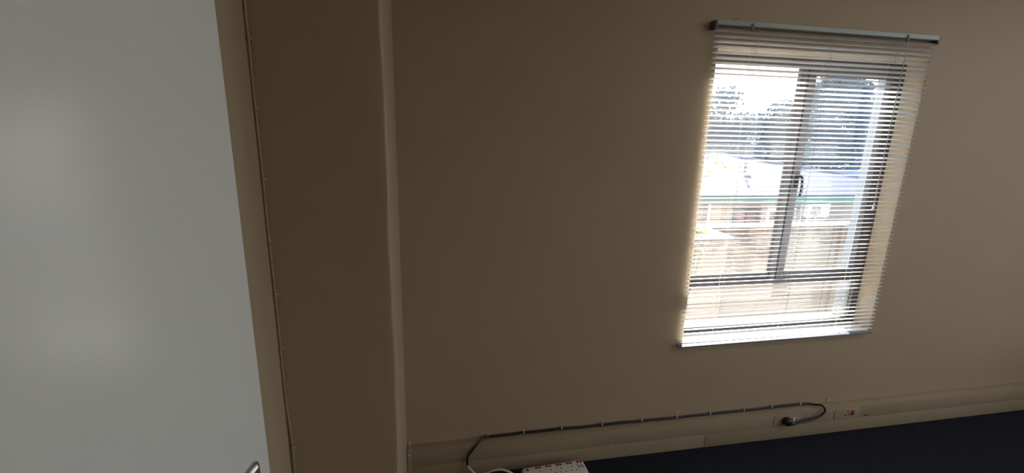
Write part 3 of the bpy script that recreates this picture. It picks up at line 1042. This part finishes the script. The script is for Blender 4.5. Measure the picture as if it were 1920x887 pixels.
# air conditioner on the grey wall
AC = tag(empty('air_conditioner', (12.85, FY - 0.02, -1.12)), 'white outdoor air conditioner unit on the wall below the gutter', 'air conditioner')
al = AC.location
AW, AH, AD = 0.84, 0.47, 0.34
y0 = FY - 0.10 - AD
kid('casing', box(B(), 12.43, 13.27, y0, FY - 0.08, -1.12, -0.68, 0.015), WFRAME, AC, al)
bm = B()
lathe_y(bm, 12.72, -0.90, [(0.19, y0 - 0.001), (0.19, y0 - 0.02), (0.172, y0 - 0.02), (0.172, y0 - 0.004)], 28)
kid('fan_ring', bm, GREYW, AC, al)
bm = B()
for k in range(4):
    r_ = 0.045 + 0.036 * k
    tube(bm, [(12.72 + r_ * math.cos(2 * PI * q / 20), y0 - 0.018, -0.90 + r_ * math.sin(2 * PI * q / 20)) for q in range(21)], 0.004, 4)
kid('fan_guard', bm, WFRAME, AC, al)
bm = B()
for k in range(3):
    a = 2 * PI * k / 3 + .4
    c, s = math.cos(a), math.sin(a)
    q = [bm.verts.new((12.72 + c * r_ - s * t_, y0 - 0.008 + d_, -0.90 + s * r_ + c * t_)) for r_, t_, d_ in ((0.03, -.03, 0), (0.155, -.06, 0), (0.155, .06, .004), (0.03, .03, .004))]
    bm.faces.new(q)
    q2 = [bm.verts.new(v.co + Vector((0, 0.002, 0))) for v in q]
    bm.faces.new(q2[::-1])
kid('fan_blades', bm, BRKM, AC, al)
bm = B()
for k in range(3):
    box(bm, 13.06, 13.20, y0 - 0.003, y0 + .002, -0.79 - 0.035 * k, -0.775 - 0.035 * k)
kid('label_lines', bm, GREYW, AC, al)
for x in (12.55, 13.15):
    bm = B()
    box(bm, x - 0.02, x + 0.02, y0, FY - 0.02, -1.16, -1.12)
    box(bm, x - 0.02, x + 0.02, FY - 0.06, FY - 0.02, -1.5, -1.12)
    kid('wall_bracket', bm, WFRAME, AC, al)
kid('condensate_pipe', tube(B(), [(12.76, FY - 0.12, -1.12), (12.76, FY - 0.10, -1.3), (12.77, FY - 0.09, GZ + .01)], 0.035, 8), WFRAME, AC, al)
# grey conduit and a small meter box left of it
mb = tag(empty('meter_box', (12.12, FY - 0.02, -1.3)), 'pale grey meter box left of the air conditioner', 'box')
kid('box_body', box(B(), 11.98, 12.24, FY - 0.16, FY - 0.02, -1.30, -0.86, 0.01), WFRAME, mb, mb.location)
kid('box_door', box(B(), 12.01, 12.21, FY - 0.172, FY - 0.16, -1.26, -0.90, 0.005), GREYW, mb, mb.location)
kid('conduit', tube(B(), [(12.11, FY - 0.08, -1.30), (12.11, FY - 0.08, GZ + .01)], 0.03, 8), GREYW, mb, mb.location)

# blue-roofed building behind
bl2 = tag(empty('blue_roof_building', (26.0, 24.0, GZ)), 'low building with a blue roof beyond the pale corrugated roof', 'building')
q = Vector(bl2.location)
kid('wall', box(B(), 16.0, 40.0, 20.3, 27.7, GZ, -1.45), TANW, bl2, q)
bm = B()
vs = [bm.verts.new(c) for c in ((15.6, 20.0, -1.5), (40.4, 20.0, -1.5), (40.4, 24.0, -0.55), (15.6, 24.0, -0.55), (15.6, 28.0, -1.5), (40.4, 28.0, -1.5))]
bm.faces.new((vs[0], vs[1], vs[2], vs[3]))
bm.faces.new((vs[3], vs[2], vs[5], vs[4]))
bm.faces.new((vs[0], vs[3], vs[4]))
bm.faces.new((vs[1], vs[5], vs[2]))
bm.faces.new((vs[0], vs[4], vs[5], vs[1]))
kid('roof', bm, BLUER, bl2, q)

# ------------------------------------------------------------------ trees
BARK = mat('grey_bark', (0.12, 0.10, 0.085), 0.9, var=0.3, vscale=5)
LF1 = leaf_mat('haze_blue_leaves', (0.030, 0.075, 0.16), (0.05, 0.13, 0.15), (0.016, 0.04, 0.11))  # distance haze is put into the blue of the leaf colour
LF2 = leaf_mat('dark_haze_leaves', (0.025, 0.07, 0.17), (0.04, 0.11, 0.16), (0.014, 0.04, 0.12))  # haze blue put into these darker leaves as well
LF3 = leaf_mat('yellow_green_leaves', (0.30, 0.36, 0.05), (0.62, 0.66, 0.08), (0.12, 0.20, 0.04))


def leaf_quad(bm, p, s, rn, long=1.8):
    d = Vector((rn.gauss(0, 1), rn.gauss(0, 1), rn.gauss(0, .8))).normalized()
    a = d.cross(Vector((rn.gauss(0, 1), rn.gauss(0, 1), rn.gauss(0, 1)))).normalized()
    d2 = d * s * long / 2
    a2 = a * s / 2
    bm.faces.new([bm.verts.new(p - d2), bm.verts.new(p + a2), bm.verts.new(p + d2), bm.verts.new(p - a2)])


def tree(name, x, y, top, blobs, nleaf, lsize, m, label, group=None, seed=1):
    rn = random.Random(seed)
    t = tag(empty(name, (x, y, GZ)), label, 'tree', group)
    bm = B()
    h = top - GZ
    tube(bm, smooth_path([(0, 0, 0), (0.1, 0, h * .3), (-0.05, 0.1, h * .55), (0.05, 0, h * .8)], 3), [0.22, .21, .2, .19, .18, .16, .14, .12, .09, .06], 8)
    for bx, by, bz, r in blobs:
        tube(bm, smooth_path([(0, 0, h * .35), (bx * .5, by * .5, (h * .35 + bz - GZ) / 2 + .2), (bx, by, bz - GZ)], 3), [0.09, .08, .07, .06, .05, .035, .02], 6)
    obj('trunk', bm, BARK, t)
    bm = B()
    wsum = sum(b[3] ** 2 for b in blobs)
    for bx, by, bz, r in blobs:
        for k in range(int(nleaf * r * r / wsum)):
            v = Vector((rn.gauss(0, 1), rn.gauss(0, 1), rn.gauss(0, 1))).normalized() * (r * rn.random() ** 0.4)
            v.z *= 0.8
            leaf_quad(bm, Vector((bx, by, bz - GZ)) + v, lsize * rn.uniform(.6, 1.3), rn)
    f = obj('foliage', bm, m, t, smooth=False)
    f['kind'] = 'stuff'
    return t


TG = 'trees beyond the pale roof'
tree('leafy_tree', 20.88, 30.0, 4.84, [(0.0, 0, 3.76, 1.2), (-1.08, 0.2, 2.32, 1.32), (0.96, -0.2, 2.08, 1.2), (0.0, 0, 0.88, 1.92), (-1.68, 0, 0.16, 1.8), (1.44, 0, -0.08, 1.8), (-2.16, 0, 1.6, 1.32)], 6000, 0.18, LF1,
     'haze-tinted tree showing in the upper left of the left window pane', TG, 3)
tree('leafy_tree', 31.49, 37.0, 4.65, [(0.0, 0, 3.49, 1.23), (-1.16, 0.2, 2.18, 1.31), (1.16, 0, 2.18, 1.46), (0.0, 0, 0.59, 2.17), (-1.89, 0, -0.42, 1.89), (1.74, 0, -0.42, 2.17)], 5500, 0.22, LF1,
     'haze-tinted tree rising just left of the window mullion', TG, 5)
tree('leafy_tree', 31.75, 45.0, 2.60, [(0.0, 0, 1.28, 1.97), (-1.97, 0, -0.02, 2.45), (2.13, 0, -0.02, 2.45), (0.0, 0, -1.66, 2.95)], 3600, 0.26, LF2,
     'lower dark tree between the two left haze-tinted trees', TG, 6)
tree('broad_tree', 29.88, 30.0, 5.76, [(0.0, 0, 4.26, 1.96), (-1.69, 0, 4.65, 1.06), (1.55, 0, 4.79, 1.16), (0.1, 0, 5.28, 1.45), (-1.27, 0, 3.56, 1.5), (1.27, 0, 3.68, 1.5), (0.0, -0.5, 1.95, 2.2), (-1.15, 0, 0.8, 1.85), (1.15, 0, 0.8, 1.96), (0.0, 0, -0.59, 2.08), (-1.38, 0, 2.3, 1.38)], 9000, 0.19, LF2,
     'broad dark tree filling the top of the haze-tinted right pane', TG, 8)
tree('broad_tree', 42.50, 37.5, 6.33, [(0.0, 0, 4.52, 2.5), (-1.39, 0, 3.0, 2.23), (1.95, 0, 3.0, 2.5), (0.0, 0, 0.5, 2.78), (-1.39, 0, -1.17, 2.09), (2.23, 0, -1.17, 2.23)], 6500, 0.23, LF2,
     'broad dark tree at the right edge of the haze-tinted pane', TG, 9)
tree('broad_tree', 41.38, 53.0, 3.66, [(0.0, 0, 1.62, 2.9), (-2.4, 0, 0.07, 2.57), (2.4, 0, 0.07, 2.57), (0.0, 0, -2.14, 3.07)], 4200, 0.30, LF2,
     'dark tree far back behind the window mullion', TG, 12)


def sapling(name, x, y, z0, pts_list, nl, label, seed):
    rn = random.Random(seed)
    t = tag(empty(name, (x, y, z0)), label, 'plant')
    bs = B()
    bm = B()
    for pts in pts_list:
        path = smooth_path([Vector(p) - Vector((x, y, z0)) for p in pts], 5)
        tube(bs, path, [0.007 * (1 - .7 * i / len(path)) for i in range(len(path))], 6)
        for k in range(nl):
            p = path[rn.randrange(len(path) // 3, len(path))]
            leaf_quad(bm, p + Vector((rn.gauss(0, .07), rn.gauss(0, .07), rn.gauss(0, .06))), rn.uniform(.05, .08), rn, 1.5)
    obj('stem', bs, BARK, t)
    obj('foliage', bm, LF3, t, smooth=False)['kind'] = 'stuff'


sapling('sapling', 4.42, 7.2, GZ, [[(4.42, 7.2, GZ), (4.44, 7.2, -.6), (4.52, 7.2, .6), (4.72, 7.2, 1.36)], [(4.50, 7.2, .9), (4.80, 7.15, 1.16), (5.00, 7.15, 1.10), (5.18, 7.15, .93)],
        [(4.48, 7.2, .4), (4.70, 7.2, .78), (4.90, 7.2, .82)]], 10,
        'thin yellow-green sapling at the left edge of the window view', 21)
sapling('flowering_shrub', 4.93, 7.5, GZ, [[(4.93, 7.5, GZ), (4.95, 7.5, -1.2), (5.02, 7.5, .02)], [(4.94, 7.5, -1.5), (5.06, 7.45, -.6), (5.12, 7.45, -.16)], [(4.94, 7.5, -1.5), (4.93, 7.45, -.5), (4.95, 7.5, -.1)]], 16,
        'yellow-green shrub in front of the garden wall corner', 22)
